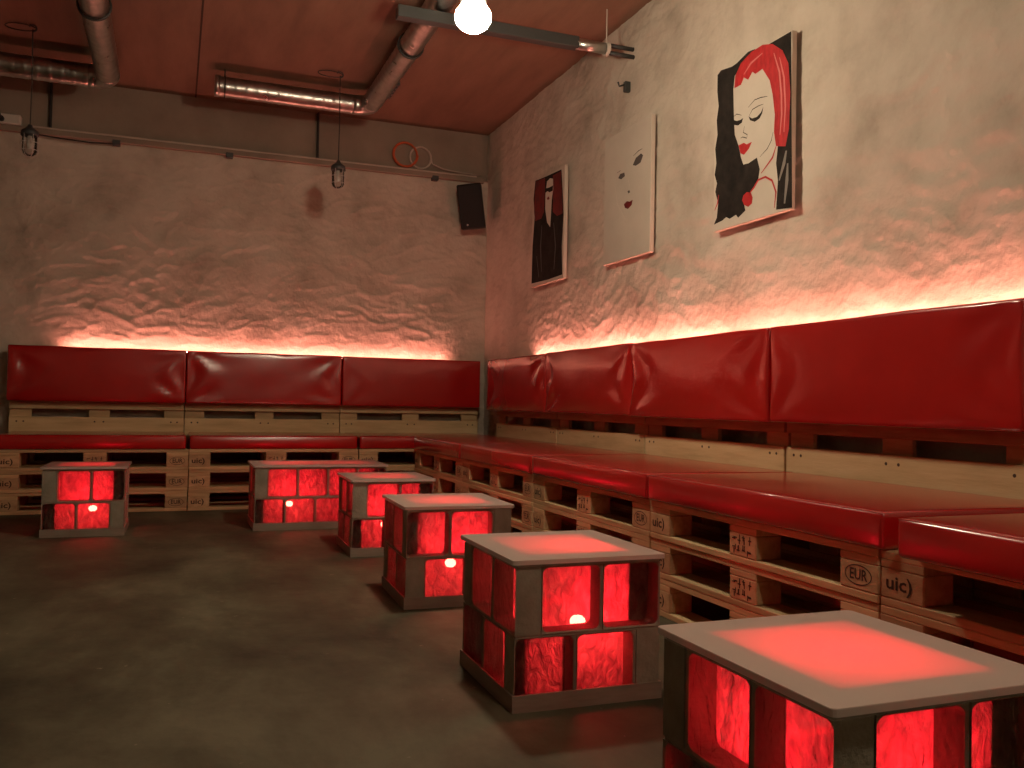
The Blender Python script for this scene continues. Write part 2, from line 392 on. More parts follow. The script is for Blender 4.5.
# bare concrete lintel band above the plaster, and the plaster's top edge
struct(link('trim_1', boxes((-6.6, .04, .035, .15, ZB-.01, ZC)), M['beam'])).name = 'trim_1'
bm = boxes((-6.6, .03, .0, .12, ZB-.004, ZB+.004))
struct(link('trim_2', bm, M['beam']))
# seams between the ceiling sheets
for k, x in enumerate((-.0, -2.455, -4.91)):
    if k == 0: continue
    struct(link('trim_%d' % (k+2), boxes((x-.006, x+.006, -9.6, .03, ZC-.003, ZC+.001)), M['seam']))
for k, y in enumerate((-2.95, -5.9)):
    struct(link('trim_%d' % (k+5), boxes((-6.6, -.0, y-.004, y+.004, ZC-.0025, ZC+.001)), M['seam']))

# ------------------------------------------------------------------ pallets
def text_mesh(body, size, sx=1.0):
    cu = bpy.data.curves.new('mark', 'FONT'); cu.body = body; cu.size = size
    cu.align_x = 'CENTER'; cu.align_y = 'CENTER'; cu.resolution_u = 2; cu.offset = size*.02
    o = bpy.data.objects.new('mark', cu); C.objects.link(o)
    bpy.context.view_layer.update()
    me = bpy.data.meshes.new_from_object(o.evaluated_get(bpy.context.evaluated_depsgraph_get()))
    bpy.data.objects.remove(o); bpy.data.curves.remove(cu)
    bm = bmesh.new(); bm.from_mesh(me); bpy.data.meshes.remove(me)
    # stand it up on the front (-y) face
    for v in bm.verts: v.co = Vector((v.co.x*sx, -.0008, v.co.y))
    return bm

def ring(bm, rx, rz, w, n=36):
    a = [bm.verts.new((rx*math.cos(2*PI*k/n), -.0008, rz*math.sin(2*PI*k/n))) for k in range(n)]
    b = [bm.verts.new(((rx-w)*math.cos(2*PI*k/n), -.0008, (rz-w)*math.sin(2*PI*k/n))) for k in range(n)]
    for k in range(n): bm.faces.new((a[k], a[(k+1) % n], b[(k+1) % n], b[k]))

def mark_eur():
    bm = text_mesh('EUR', .042, .88); ring(bm, .051, .028, .003); return bm
def mark_uic():
    bm = text_mesh('uic)', .050, 1.25); return bm
def mark_stamp():
    """worn treatment stamp: an illegible block of strokes"""
    bm = bmesh.new(); rng = random.Random(5)
    for r in range(2):
        for c in range(4):
            x = -.042 + c*.026; z = .016 - r*.034
            for _ in range(3):
                dx, dz = rng.uniform(-.006, .006), rng.uniform(-.008, .008)
                if rng.random() < .5: box(bm, x+dx-.0018, x+dx+.0018, -.0012, -.0004, z+dz-.009, z+dz+.009)
                else: box(bm, x+dx-.008, x+dx+.008, -.0012, -.0004, z+dz-.0018, z+dz+.0018)
    return bm

def make_pallet(label):
    t = thing('wooden_pallet', label, 'pallet')
    bv = .0025
    for y, w in ((-.35, .1), (0, .145), (.35, .1)):
        link('bottom_board', boxes((-.6, .6, y-w/2, y+w/2, 0, .022), bev=bv), M['pine'], t)
    for ix, x in enumerate((-.5275, 0, .5275)):
        for iy, (y, w) in enumerate(((-.35, .1), (0, .145), (.35, .1))):
            # chamfered outer corners as on the real thing
            b = link('block', boxes((x-.0725, x+.0725, y-w/2, y+w/2, .022, .100), bev=.004), M['pine_block'], t)
            if iy == 0:
                bm = (mark_uic, mark_stamp, mark_eur)[ix]()
                bmesh.ops.translate(bm, verts=bm.verts, vec=(x-(.008 if ix == 0 else 0), -.4, .063))
                link(('stencil_mark', 'treatment_stamp', 'brand_mark')[ix], bm, M['ink'], b)
        link('cross_board', boxes((x-.0725, x+.0725, -.4, .4, .100, .122), bev=bv), M['pine'], t)
    for y, w in ((-.3275, .145), (-.165, .1), (0, .145), (.165, .1), (.3275, .145)):
        link('deck_board', boxes((-.6, .6, y-w/2, y+w/2, .122, .144), bev=bv), M['pine'], t)
    return t

LAYER = ('bottom', 'middle', 'top')
back_x = (-.646, -1.851, -3.056)
back_words = ('in the corner, right end of the back wall bench', 'middle of the back wall bench', 'at the left end of the back wall bench')
right_y = (-1.413, -2.618, -3.823, -5.028, -6.233)
right_words = ('right wall bench stack next to the corner', 'second right wall bench stack from the corner',
               'third right wall bench stack from the corner', 'right wall bench stack under the fourth seat cushion from the corner',
               'right wall bench stack nearest the camera')
proto = None
for i, x in enumerate(back_x):
    for k in range(3):
        lab = '%s pallet of the three-high stack %s' % (LAYER[k], back_words[i])
        loc = (x+random.uniform(-.002, .002), -.408+random.uniform(-.004, .004), .1442*k)
        if proto is None:
            proto = make_pallet(lab); proto.location = loc; proto['group'] = 'pallets under the benches'
        else: dup(proto, loc, 0, lab, 'pallets under the benches')
for i, y in enumerate(right_y):
    for k in range(3):
        lab = '%s pallet, %s' % (LAYER[k], right_words[i])
        dup(proto, (-.416+random.uniform(-.004, .004), y+random.uniform(-.002, .002), .1442*k), -PI/2, lab, 'pallets under the benches')

# ---- the pallets standing on edge as backrests, deck side to the room (local: front at y=-.1, back y=0)
def make_backrest(label):
    t = thing('backrest_pallet', label, 'pallet', group='pallets standing as backrests')
    bv = .0025
    lo = link('lower_board', boxes((-.6, .6, -.1, -.078, 0, .203), bev=bv), M['board_lit'], t)
    nail = None
    for x in (-.55, -.505, -.03, .03, .505, .55):
        for z in (.03, .17):
            if nail is None:
                nail = link('nail_head', lathe(bmesh.new(), [(0, 0), (.0065, 0), (.0055, .0015), (0, .0015)], 8), M['brass'], lo); q = nail
            else:
                q = nail.copy(); C.objects.link(q); q.parent = lo
            q.rotation_euler = (PI/2, 0, 0); q.location = (x, -.1, z)
    for z0, z1 in ((.262, .362), (.405, .55), (.59, .7145)):
        link('face_board', boxes((-.6, .6, -.1, -.078, z0, z1), bev=bv), M['pine'], t)
    for x in (-.5275, 0, .5275):
        link('upright_board', boxes((x-.0725, x+.0725, -.078, -.056, 0, .715), bev=bv), M['pine'], t)
        for z0, z1 in ((0, .1), (.272, .417), (.59, .7145)):
            link('block', boxes((x-.0725, x+.0725, -.056, -.022, z0, z1), bev=.003), M['pine_block'], t)
    for z0, z1 in ((0, .1), (.272, .417), (.59, .7145)):
        link('rear_board', boxes((-.6, .6, -.022, 0, z0, z1), bev=bv), M['pine'], t)
    return t
BZ = .4328
br_back = (-.672, -1.877, -3.082)
bw = ('behind the back bench, next to the corner', 'behind the middle seat of the back bench', 'behind the back bench, far left')
bproto = None
for i, x in enumerate(br_back):
    lab = 'pallet standing on edge as backrest %s' % bw[i]
    if bproto is None:
        bproto = make_backrest(lab); bproto.location = (x, -.012, BZ)
    else: dup(bproto, (x, -.012, BZ), 0, lab)
br_right = (-1.305, -2.517, -3.729, -4.945)
bw = ('on the right wall bench under the small black-and-red picture', 'on the right wall bench under the pale picture',
      'on the right wall bench under the red-haired portrait', 'on the right wall bench nearest the camera')
for i, y in enumerate(br_right):
    dup(bproto, (-.012, y, BZ), -PI/2, 'pallet standing on edge as backrest ' + bw[i])

# ------------------------------------------------------------------ cushions
def cushion(name, L, D, H, seed, face, r=.014, cell=.03, puff=.010, wrinkle=.010):
    """vinyl block cushion centred on x, front at y=-D/2, base z=0; wrinkles fan out of the corners of the shown face ('front' or 'top')"""
    rng = random.Random(seed)
    half = (L/2, D/2, H/2)
    def axis(h):
        n = max(2, int((2*h-2*r)/cell))
        e = [-h, -h+r*.3, -h+r*.65]
        m = [-h+r + (2*h-2*r)*i/n for i in range(n+1)]
        return e + m + [-v for v in reversed(e)]
    ax = [axis(h) for h in half]
    bm = bmesh.new(); cache = {}
    def vert(i, j, k):
        key = (i, j, k)
        if key not in cache: cache[key] = bm.verts.new((ax[0][i], ax[1][j], ax[2][k]))
        return cache[key]
    n = [len(a)-1 for a in ax]
    for i in range(n[0]):
        for j in range(n[1]):
            for k, fl in ((0, 1), (n[2], 0)):
                q = [vert(i, j, k), vert(i+1, j, k), vert(i+1, j+1, k), vert(i, j+1, k)]
                bm.faces.new(q[::-1] if fl else q)
    for i in range(n[0]):
        for k in range(n[2]):
            for j, fl in ((0, 0), (n[1], 1)):
                q = [vert(i, j, k), vert(i+1, j, k), vert(i+1, j, k+1), vert(i, j, k+1)]
                bm.faces.new(q[::-1] if fl else q)
    for j in range(n[1]):
        for k in range(n[2]):
            for i, fl in ((0, 1), (n[0], 0)):
                q = [vert(i, j, k), vert(i, j+1, k), vert(i, j+1, k+1), vert(i, j, k+1)]
                bm.faces.new(q[::-1] if fl else q)
    ph = [rng.uniform(0, 6.28) for _ in range(8)]
    amp = [rng.uniform(.35, 1.0) for _ in range(8)]
    for v in bm.verts:
        p = v.co.copy()
        inner = Vector([max(-h+r, min(h-r, c)) for c, h in zip(p, half)])
        d = p - inner
        if d.length > 1e-9: p = inner + d.normalized()*r
        u = [p[0]/half[0], p[1]/half[1], p[2]/half[2]]
        if face == 'front' and v.co.y <= -half[1]+r*.7:
            e = (1-u[0]**4)*(1-u[2]**4)
            out = puff*e
            for c, (sx, sz) in enumerate(((-1, -1), (1, -1), (-1, 1), (1, 1))):
                dx, dz = abs(sx*half[0]-p[0]), abs(sz*half[2]-p[2])
                rr = math.hypot(dx, dz); th = math.atan2(dz, dx)
                out += amp[c]*wrinkle*math.sin(th*(7+2*(c % 2))+ph[c])*math.exp(-((rr-.14)/.13)**2)
            out += wrinkle*.5*noise.noise((p[0]*3+seed, p[2]*6, seed*1.7))*e
            p.y -= out
        if face == 'front' and v.co.z >= half[2]-r*.7:
            p.z += .006*noise.noise((p[0]*4+seed, 0, 3.3))*(1-u[0]**6)
        if face == 'top':
            if v.co.z >= half[2]-r*.7:
                e = (1-u[0]**4)*(1-u[1]**4)
                p.z += puff*e + wrinkle*.6*noise.noise((p[0]*2.5+seed, p[1]*3.5, seed*.7))*e
            if v.co.y <= -half[1]+r*.7:
                e = (1-u[0]**4)*(1-u[2]**2)
                p.y -= .008*e + wrinkle*.5*noise.noise((p[0]*5+seed, p[2]*4, 1.9))*(1-u[2]**2)*(1-u[0]**6)
        v.co = p
    bmesh.ops.translate(bm, verts=bm.verts, vec=(0, 0, H/2))
    bmesh.ops.recalc_face_normals(bm, faces=bm.faces)
    o = link(name, bm, M['vinyl'], smooth=True)
    # the welt sewn round the shown face
    sm = bmesh.new()
    a, b = half[0]-r*.35, half[2]-r*.35
    if face == 'front':
        y = -half[1]+r*.35
        tube(sm, [(-a, y, b+H/2), (a, y, b+H/2)], .0028, 6)
    else:
        y = -half[1]+r*.35
        tube(sm, [(-a, y, b+H/2), (a, y, b+H/2)], .0028, 6)
    link('welt_seam', sm, M['vinyl'], o, smooth=True)
    return o

# backrest cushions
for i, (x0, x1) in enumerate(((-1.275, -.085), (-2.472, -1.281), (-3.69, -2.478))):
    o = cushion('backrest_cushion', x1-x0, .085, .405, 3+i, 'front', wrinkle=(.003, .009, .008)[i], puff=.003)
    o.location = ((x0+x1)/2, -.158, .753)
    tag(o, ('smooth red vinyl backrest cushion on the back wall, next to the corner',
            'red vinyl backrest cushion with shiny creases, middle of the back wall three',
            'leftmost red vinyl backrest cushion, on the back wall')[i], 'cushion', 'red backrest cushions')
ys = (-.70, -1.905, -3.105, -4.338, -5.555)
for i in range(4):
    o = cushion('backrest_cushion', ys[i]-ys[i+1]-.006, .085, .405, 20+i, 'front', wrinkle=(.011, .012, .010, .008)[i], puff=.003)
    o.rotation_euler = (0, 0, -PI/2); o.location = (-.160, (ys[i]+ys[i+1])/2, .738 + (0, .004, 0, .002)[i])
    tag(o, ('red vinyl backrest cushion on the right wall nearest the corner',
            'second red vinyl backrest cushion from the corner on the right wall',
            'third red backrest cushion from the corner, below the red-haired portrait',
            'largest red vinyl backrest cushion, at the right edge of the photo')[i], 'cushion', 'red backrest cushions')
# seat cushions
for i, (x0, x1) in enumerate(((-1.243, -.14), (-2.448, -1.262), (-3.66, -2.472))):
    D = .70; 
    o = cushion('seat_cushion', x1-x0, D, .098, 40+i, 'top', puff=.002, wrinkle=.004)
    o.location = ((x0+x1)/2, -.118-D/2, .4333)
    tag(o, ('red seat cushion filling the corner of the two benches',
            'red seat cushion in the middle of the back wall bench',
            'red seat cushion at the left end of the back wall bench')[i], 'cushion', 'red seat cushions')
ys = (-.836, -2.010, -3.222, -4.425, -5.665, -6.87)
for i in range(5):
    y0, y1 = ys[i], ys[i+1]; D = .715; dx = 0; rz = 0
    if i == 4: y0 -= .080; dx = -.042
    o = cushion('seat_cushion', y0-y1-.008, D, .100, 60+i, 'top', puff=.003, wrinkle=.005)
    o.rotation_euler = (0, 0, -PI/2); o.location = (-.118-D/2+dx, (y0+y1)/2, .4333)
    tag(o, ('red seat cushion of the right bench nearest the corner',
            'second red seat cushion from the corner on the right bench',
            'third red seat cushion from the corner on the right bench, behind the tables',
            'fourth red seat cushion from the corner, above the pallet marked EUR',
            'front red seat cushion shifted out over the pallet edge, cut by right photo edge')[i], 'cushion', 'red seat cushions')

# LED strips on top of the backrests, behind the cushions
def led_strip(a, b, horizontal, label):
    t = thing('led_strip', label, 'light strip', group='light strips behind the backrests')
    zt = 1.148
    if horizontal:
        link('strip_channel', boxes((a, b, -.036, -.012, zt, zt+.006)), M['white_plastic'], t)
        link('light_band', boxes((a+.005, b-.005, -.028, -.016, zt+.006, zt+.010)), M['led_strip'], t)
    else:
        link('strip_channel', boxes((-.036, -.012, a, b, zt, zt+.006)), M['white_plastic'], t)
        link('light_band', boxes((-.028, -.016, a+.005, b-.005, zt+.006, zt+.010)), M['led_strip'], t)
led_strip(-3.36, -.33, True, 'glowing pink-red light strip behind the back wall cushions')
led_strip(-5.56, -1.18, False, 'glowing pink-red light strip behind the right wall cushions')
# ------------------------------------------------------------------ glass block tables
TH = .07          # block thickness
ZP, ZM, ZT = .045, .193, .381
def block_frame(bm, w, h, z0, t=TH, m=.0035, r=.017):
    """hollow block: outer box w x h, rounded opening right through; local x 0..w, y 0..t (front y=0)"""
    n = 5
    inner = []
    x0, x1, za, zb = m, w-m, z0+m, z0+h-m
    for cx, cz, a0 in ((x1-r, zb-r, 0), (x0+r, zb-r, PI/2), (x0+r, za+r, PI), (x1-r, za+r, 1.5*PI)):
        for k in range(n+1):
            a = a0 + PI/2*k/n
            inner.append((cx+r*math.cos(a), cz+r*math.sin(a), 0))
    cxm, czm = w/2, z0+h/2
    outer = []
    for x, z, _ in inner:
        dx, dz = x-cxm, z-czm
        s = min((w/2)/abs(dx) if abs(dx) > 1e-9 else 1e9, (h/2)/abs(dz) if abs(dz) > 1e-9 else 1e9)
        outer.append((cxm+dx*s, czm+dz*s))
    K = len(inner)
    # insert the exact box corners by snapping the nearest outer point
    for cx in (0, w):
        for cz in (z0, z0+h):
            j = min(range(K), key=lambda q: (outer[q][0]-cx)**2+(outer[q][1]-cz)**2)
            outer[j] = (cx, cz)
    vf_i = [bm.verts.new((x, .004, z)) for x, z, _ in inner]; vb_i = [bm.verts.new((x, t, z)) for x, z, _ in inner]
    vf_o = [bm.verts.new((x, 0, z)) for x, z in outer]; vb_o = [bm.verts.new((x, t, z)) for x, z in outer]
    for k in range(K):
        q = (k+1) % K
        bm.faces.new((vf_o[k], vf_o[q], vf_i[q], vf_i[k]))
        bm.faces.new((vb_o[q], vb_o[k], vb_i[k], vb_i[q]))
        bm.faces.new((vf_i[k], vf_i[q], vb_i[q], vb_i[k]))
        bm.faces.new((vf_o[q], vf_o[k], vb_o[k], vb_o[q]))
    return inner

def pane(inner, y, inset=0.0, bulge=0.0, cxz=None):
    bm = bmesh.new()
    cx = sum(p[0] for p in inner)/len(inner); cz = sum(p[1] for p in inner)/len(inner)
    rings = []
    for s in (1.0, .8, .55, .3):
        rings.append([bm.verts.new((cx+(x-cx)*s, y-bulge*(1-s**2), cz+(z-cz)*s)) for x, z, _ in inner])
    K = len(inner)
    for a, b in zip(rings, rings[1:]):
        for k in range(K): bm.faces.new((a[k], a[(k+1) % K], b[(k+1) % K], b[k]))
    bm.faces.new(rings[-1])
    return bm

def block(parent, bw, h, z0, mtx):
    bm = bmesh.new(); inner = block_frame(bm, bw, h, z0)
    bmesh.ops.recalc_face_normals(bm, faces=bm.faces)
    bmesh.ops.transform(bm, matrix=mtx, verts=bm.verts)
    f = link('glass_block', bm, M['concrete'], parent)
    for nm, y, mat, bl in (('outer_pane', .006, 'glass_clear', .0), ('inner_pane', TH-.008, 'glass_inner', .0)):
        p = pane(inner, y, bulge=bl); bmesh.ops.transform(p, matrix=mtx, verts=p.verts)
        link(nm, p, M[mat], f, smooth=True)

def make_table(label, loc, rz, W=.425, D=.45, nx=2, mirror=False, bulb=(0, 0), lift=0.0):
    t = thing('glass_block_table', label, 'table', loc, rz, 'glass block tables with red light inside')
    g = .005
    # faces in order front(-y), right(+x), back(+y), left(-x); u runs left to right seen from outside
    faces = [(W, nx, Matrix.Translation((-W/2, -D/2, 0))),
             (D, 2, Matrix.Translation((W/2, -D/2, 0)) @ Matrix.Rotation(PI/2, 4, 'Z')),
             (W, nx, Matrix.Translation((W/2, D/2, 0)) @ Matrix.Rotation(PI, 4, 'Z')),
             (D, 2, Matrix.Translation((-W/2, D/2, 0)) @ Matrix.Rotation(-PI/2, 4, 'Z'))]
    for Lf, n, mt in faces:
        bw = (Lf-TH-g*n)/n
        for z0, h, upper in ((.003, ZM-.003-.003, False), (ZM+.004, ZT-ZM-.012, True)):
            start = TH+g if (upper != mirror) else 0.0
            for k in range(n):
                block(t, bw, h, z0, mt @ Matrix.Translation((start + k*(bw+g), 0, 0)))
    # mortar: vertical joints, the bed between the courses and the bed under the top
    bm = bmesh.new()
    i = .003
    for za, zb in ((ZM-.0035, ZM+.0045), (ZT-.009, ZT)):
        for a in ((-W/2+i, W/2-i, -D/2+i, -D/2+TH), (-W/2+i, W/2-i, D/2-TH, D/2-i), (-W/2+i, -W/2+TH, -D/2+TH, D/2-TH), (W/2-TH, W/2-i, -D/2+TH, D/2-TH)):
            box(bm, *a, za, zb)
    for Lf, n, mt in faces:
        bw = (Lf-TH-g*n)/n
        for za, zb, upper in ((.003, ZM-.0036, False), (ZM+.0046, ZT-.0092, True)):
            start = TH if (upper != mirror) else bw
            for k in range(n):
                tmp = bmesh.new(); box(tmp, start+k*(bw+g)+.0003, start+k*(bw+g)+g-.0003, i+.001, TH-.001, za, zb)
                bmesh.ops.transform(tmp, matrix=mt, verts=tmp.verts)
                me = bpy.data.meshes.new('x'); tmp.to_mesh(me); tmp.free(); bm.from_mesh(me); bpy.data.meshes.remove(me)
    link('mortar', bm, M['concrete'], t)
    p = .006
    link('plinth', boxes((-W/2-p, W/2+p, -D/2-p, -D/2-.0005, 0, ZP), (-W/2-p, W/2+p, D/2+.0005, D/2+p, 0, ZP),
                         (-W/2-p, -W/2-.0005, -D/2, D/2, 0, ZP), (W/2+.0005, W/2+p, -D/2, D/2, 0, ZP)), M['plinth'], t)
    # frosted sheet, corners rounded: underside is clear, top and edge frosted
    gw, gd, r = W/2+.012, D/2+.012, .012
    bm = bmesh.new(); out = []
    for cx, cy, a0 in ((gw-r, gd-r, 0), (-gw+r, gd-r, PI/2), (-gw+r, -gd+r, PI), (gw-r, -gd+r, 1.5*PI)):
        for k in range(5):
            a = a0+PI/2*k/4; out.append((cx+r*math.cos(a), cy+r*math.sin(a)))
    lo = [bm.verts.new((x, y, ZT+.001)) for x, y in out]; hi = [bm.verts.new((x, y, ZT+.0115)) for x, y in out]
    tp = [bm.verts.new((x*.997, y*.997, ZT+.013)) for x, y in out]
    K = len(out)
    fl = bm.faces.new(lo[::-1]); fl.material_index = 1
    for k in range(K):
        bm.faces.new((lo[k], lo[(k+1) % K], hi[(k+1) % K], hi[k])); bm.faces.new((hi[k], hi[(k+1) % K], tp[(k+1) % K], tp[k]))
    bm.faces.new(tp)
    o = link('glass_top', bm, M['frosted'], t); o.data.materials.append(M['clear']); o['label'] = 'white frosted glass sheet'
    # the red lamp standing inside
    bx, by = bulb
    bm = lathe(bmesh.new(), [(0, 0), (.032, 0), (.032, .018), (.012, .026), (.010, .105), (.016, .115), (0, .115)], 16, bx, by)
    for v in bm.verts:
        if v.co.z > .05: v.co.z += lift
    link('lamp_foot', bm, M['dark_metal'], t, smooth=True)
    bm = lathe(bmesh.new(), [(0, .116), (.014, .118), (.021, .125), (.023, .133), (.021, .141), (.014, .148), (0, .151)], 16, bx, by)
    bmesh.ops.translate(bm, verts=bm.verts, vec=(0, 0, lift))
    link('red_bulb', bm, M['led_red'], t, smooth=True)
    return t

def red_light(x, y, z, p):
    l = bpy.data.lights.new('table_light', 'POINT'); l.energy = p; l.color = (1.0, .004, .018); l.shadow_soft_size = .035
    o = bpy.data.objects.new('table_light', l); C.objects.link(o); o.location = (x, y, z)

TP = 4.2
tables = [
    ('nearest glass block table, at the bottom right corner of the photo', (-1.50, -6.274, 0), 0, {}),
    ('second nearest glass block table, lit red, whole in view in front of the bench', (-1.513, -5.108, 0), -.6, dict(bulb=(.055, -.03), lift=.04)),
    ('third glass block table from the camera, mirrored block pattern', (-1.495, -3.916, 0), -2, dict(mirror=True, bulb=(.02, -.02))),
    ('small glass block table right in front of the long table', (-1.481, -2.722, 0), -1.2, dict(bulb=(0, -.02))),
    ('long glass block table, lowest and widest, in front of the back bench', (-1.688, -1.674, 0), 0, dict(W=.805, nx=4, bulb=(-.17, 0))),
    ('leftmost glass block table, standing alone in front of the back bench', (-3.024, -1.675, 0), -.8, dict(bulb=(.03, 0))),
]
for lab, loc, rz, kw in tables:
    t = make_table(lab, loc, math.radians(rz), **kw)
    bx, by = kw.get('bulb', (0, 0))
    if kw.get('W'):
        red_light(loc[0]+bx, loc[1]+by, .235, TP*.9); red_light(loc[0]+.2, loc[1], .235, TP*.55)
    else:
        red_light(loc[0]+bx, loc[1]+by, .235, TP)

# ------------------------------------------------------------------ hanging lamps
def make_pendant(label, x, y, lit=None):
    t = thing('caged_pendant_lamp', label, 'lamp', (x, y, 0), 0, 'caged lamps hung from the ceiling')
    z0, z1 = 2.335, 2.475        # jar
    bm = tube(bmesh.new(), [(0, 0, 2.535), (.003, .002, 2.8), (0, 0, 3.10), (0, 0, 3.165)], .0038, 6)
    link('wire', bm, M['rubber'], t)
    hook = arc((0, 0, 3.172), .022, -PI*.5, PI*.9, 14)
    bm = tube(bmesh.new(), [p for p in hook], .004, 6)
    tube(bm, [(-.018, 0, 3.182), (-.016, 0, ZC)], .004, 6)
    link('ceiling_hook', bm, M['dark_metal'], t)
    loop = [Vector((-.07+.09*math.cos(a), .0, 3.17+.022*math.sin(a))) for a in [2*PI*k/20 for k in range(21)]]
    link('cable_loop', tube(bmesh.new(), loop, .0035, 6), M['rubber'], t)
    bm = lathe(bmesh.new(), [(0, 2.545), (.012, 2.543), (.018, 2.525), (.040, 2.510), (.052, 2.500), (.054, 2.470), (.046, 2.468), (0, 2.468)], 20)
    link('lamp_cap', bm, M['dark_metal'], t, smooth=True)
    if lit:
        bm = lathe(bmesh.new(), [(0, 2.352), (.030, 2.356), (.058, 2.374), (.074, 2.398), (.077, 2.418), (.072, 2.440), (.058, 2.458), (.044, 2.468)], 24)
        g = link('globe', bm, lit, t, smooth=True); g['label'] = 'glowing white globe'
        return t
    bm = lathe(bmesh.new(), [(0, z0+.006), (.022, z0+.008), (.036, z0+.018), (.043, z0+.035), (.044, z1-.01), (.042, z1-.006)], 20)
    link('glass_jar', bm, M['jar'], t, smooth=True)
    bm = bmesh.new()
    for k in range(6):
        a = 2*PI*k/6; c, s = math.cos(a), math.sin(a)
        tube(bm, [(.052*c, .052*s, z1), (.052*c, .052*s, z0+.035), (.044*c, .044*s, z0+.010), (.020*c, .020*s, z0-.002), (0, 0, z0-.004)], .0022, 5)
    for z in (z0+.04, z0+.09): tube(bm, [Vector((.052*math.cos(a), .052*math.sin(a), z)) for a in [2*PI*k/20 for k in range(21)]], .0022, 5)
    link('wire_cage', bm, M['pale_metal'], t)
    bm = lathe(bmesh.new(), [(0, 2.385), (.014, 2.388), (.024, 2.405), (.022, 2.425), (.013, 2.445), (.013, 2.470)], 16)
    link('bulb', bm, M['white_plastic'], t, smooth=True)
    return t
make_pendant('unlit caged lamp hanging in front of the back wall, middle of the photo', -1.483, -1.0)
make_pendant('unlit caged lamp hanging at the far left of the back wall', -3.473, -1.02)
make_pendant('glowing white lamp at the top edge, near the grey pipe', -1.43, -3.96, lit=M['lamp_on'])
make_pendant('dimmer glowing lamp hanging over the front of the room', -1.43, -6.98, lit=M['lamp_dim'])

# ------------------------------------------------------------------ ducts and pipes under the ceiling
def duct_pipe(pts, r, pitch=.075):
    """spiral-seam pipe: closely sampled polyline with a small ridge every pitch"""
    pts = [Vector(p) for p in pts]; fine = [pts[0]]
    for a, b in zip(pts, pts[1:]):
        n = max(1, int((b-a).length/.0125))
        for i in range(n): fine.append(a+(b-a)*(i+1)/n)
    s = 0; rad = [r]
    for a, b in zip(fine, fine[1:]):
        s += (b-a).length
        rad.append(r*(1.035 if (s % pitch) < .0126 else 1.0))
    return tube(bmesh.new(), fine, r, 24, True, lambda i: rad[i])

def vent_duct(label, x_end, x_turn, y, y_end, r, z, rings, grilles, straps, loopx):
    t = thing('vent_duct', label, 'duct', (0, 0, 0), 0, 'silver vent ducts under the ceiling')
    R = .10
    elbow = arc((x_turn-R, y-R, z), R, PI/2, 0, 10, 'xy')
    link('branch_pipe', duct_pipe([(x_end, y, z), (x_turn-R-.02, y, z)], r), M['steel'], t, smooth=True)
    link('elbow', tube(bmesh.new(), [(x_turn-R-.03, y, z)] + elbow + [(x_turn, y-R-.03, z)], r*1.02, 24), M['steel'], t, smooth=True)
    link('main_pipe', duct_pipe([(x_turn, y-R-.02, z), (x_turn, y_end, z)], r), M['steel'], t, smooth=True)
    link('end_collar', tube(bmesh.new(), [(x_end-.004, y, z), (x_end+.03, y, z)], r*1.06, 24), M['steel'], t, smooth=True)
    for yy in rings:
        bm = bmesh.new(); tube(bm, [(x_turn+(r*1.12)*math.cos(a), yy, z+(r*1.12)*math.sin(a)) for a in [2*PI*k/28 for k in range(29)]], .008, 6)
        tube(bm, [(x_turn, yy, z+r), (x_turn, yy, ZC)], .005, 6)
        link('hanger_ring', bm, M['rubber'], t)
    for yy in grilles:
        bm = bmesh.new()
        for k in range(5): box(bm, x_turn+r*.72, x_turn+r*1.08, yy-.16+k*.066, yy-.16+k*.066+.05, z-.045, z+.01)
        link('grille', bm, M['dark_metal'], t)
    for xx in straps:
        bm = bmesh.new(); tube(bm, [(xx, y+(r*1.1)*math.cos(a), z+(r*1.1)*math.sin(a)) for a in [2*PI*k/28 for k in range(29)]], .005, 6)
        tube(bm, [(xx, y, z+r), (xx, y, ZC)], .005, 6)
        link('hanger_strap', bm, M['rubber'], t)
    return t
vent_duct('silver vent duct with open end, bending toward the camera near the ceiling centre', -2.335, -1.205, -.70, -4.6, .072, 3.068, (-1.98,), (-1.22,), (-2.27,), 0)
vent_duct('silver vent duct at the top left, bending toward the camera', -4.7, -3.045, -.62, -4.6, .078, 3.045, (-1.88,), (), (), 0)

t = thing('cable_duct', 'dark grey square duct running from the right wall behind the lit lamp', 'duct', (0, -2.68, 2.956))
link('square_channel', boxes((-1.46, -.36, -.033, .033, -.033, .033), bev=.003), M['dark_metal'], t)
bm = tube(bmesh.new(), [(-.37, 0, 0), (-.15, 0, 0)], .034, 14); link('round_sleeve', bm, M['steel'], t, smooth=True)
bm = tube(bmesh.new(), [(-.175, 0, 0), (-.155, 0, 0)], .043, 14); tube(bm, [(-.165, 0, .04), (-.165, 0, ZC-2.956)], .004, 6); link('pipe_clamp', bm, M['white_plastic'], t)
for dz in (-.022, .024):
    link('conduit', tube(bmesh.new(), [(-.16, 0, dz), (.025, 0, dz)], .013, 10), M['dark_metal'], t, smooth=True)

t = thing('wall_hook', 'tiny dark hook on the right wall above the pale picture', 'hook', (.0, -2.625, 2.768))
link('hook_plate', boxes((-.012, .03, -.014, .014, -.035, .03), bev=.003), M['dark_metal'], t)
link('hook_arm', tube(bmesh.new(), [(-.01, 0, .01), (-.045, 0, -.005), (-.055, 0, .02)], .006, 8), M['dark_metal'], t)

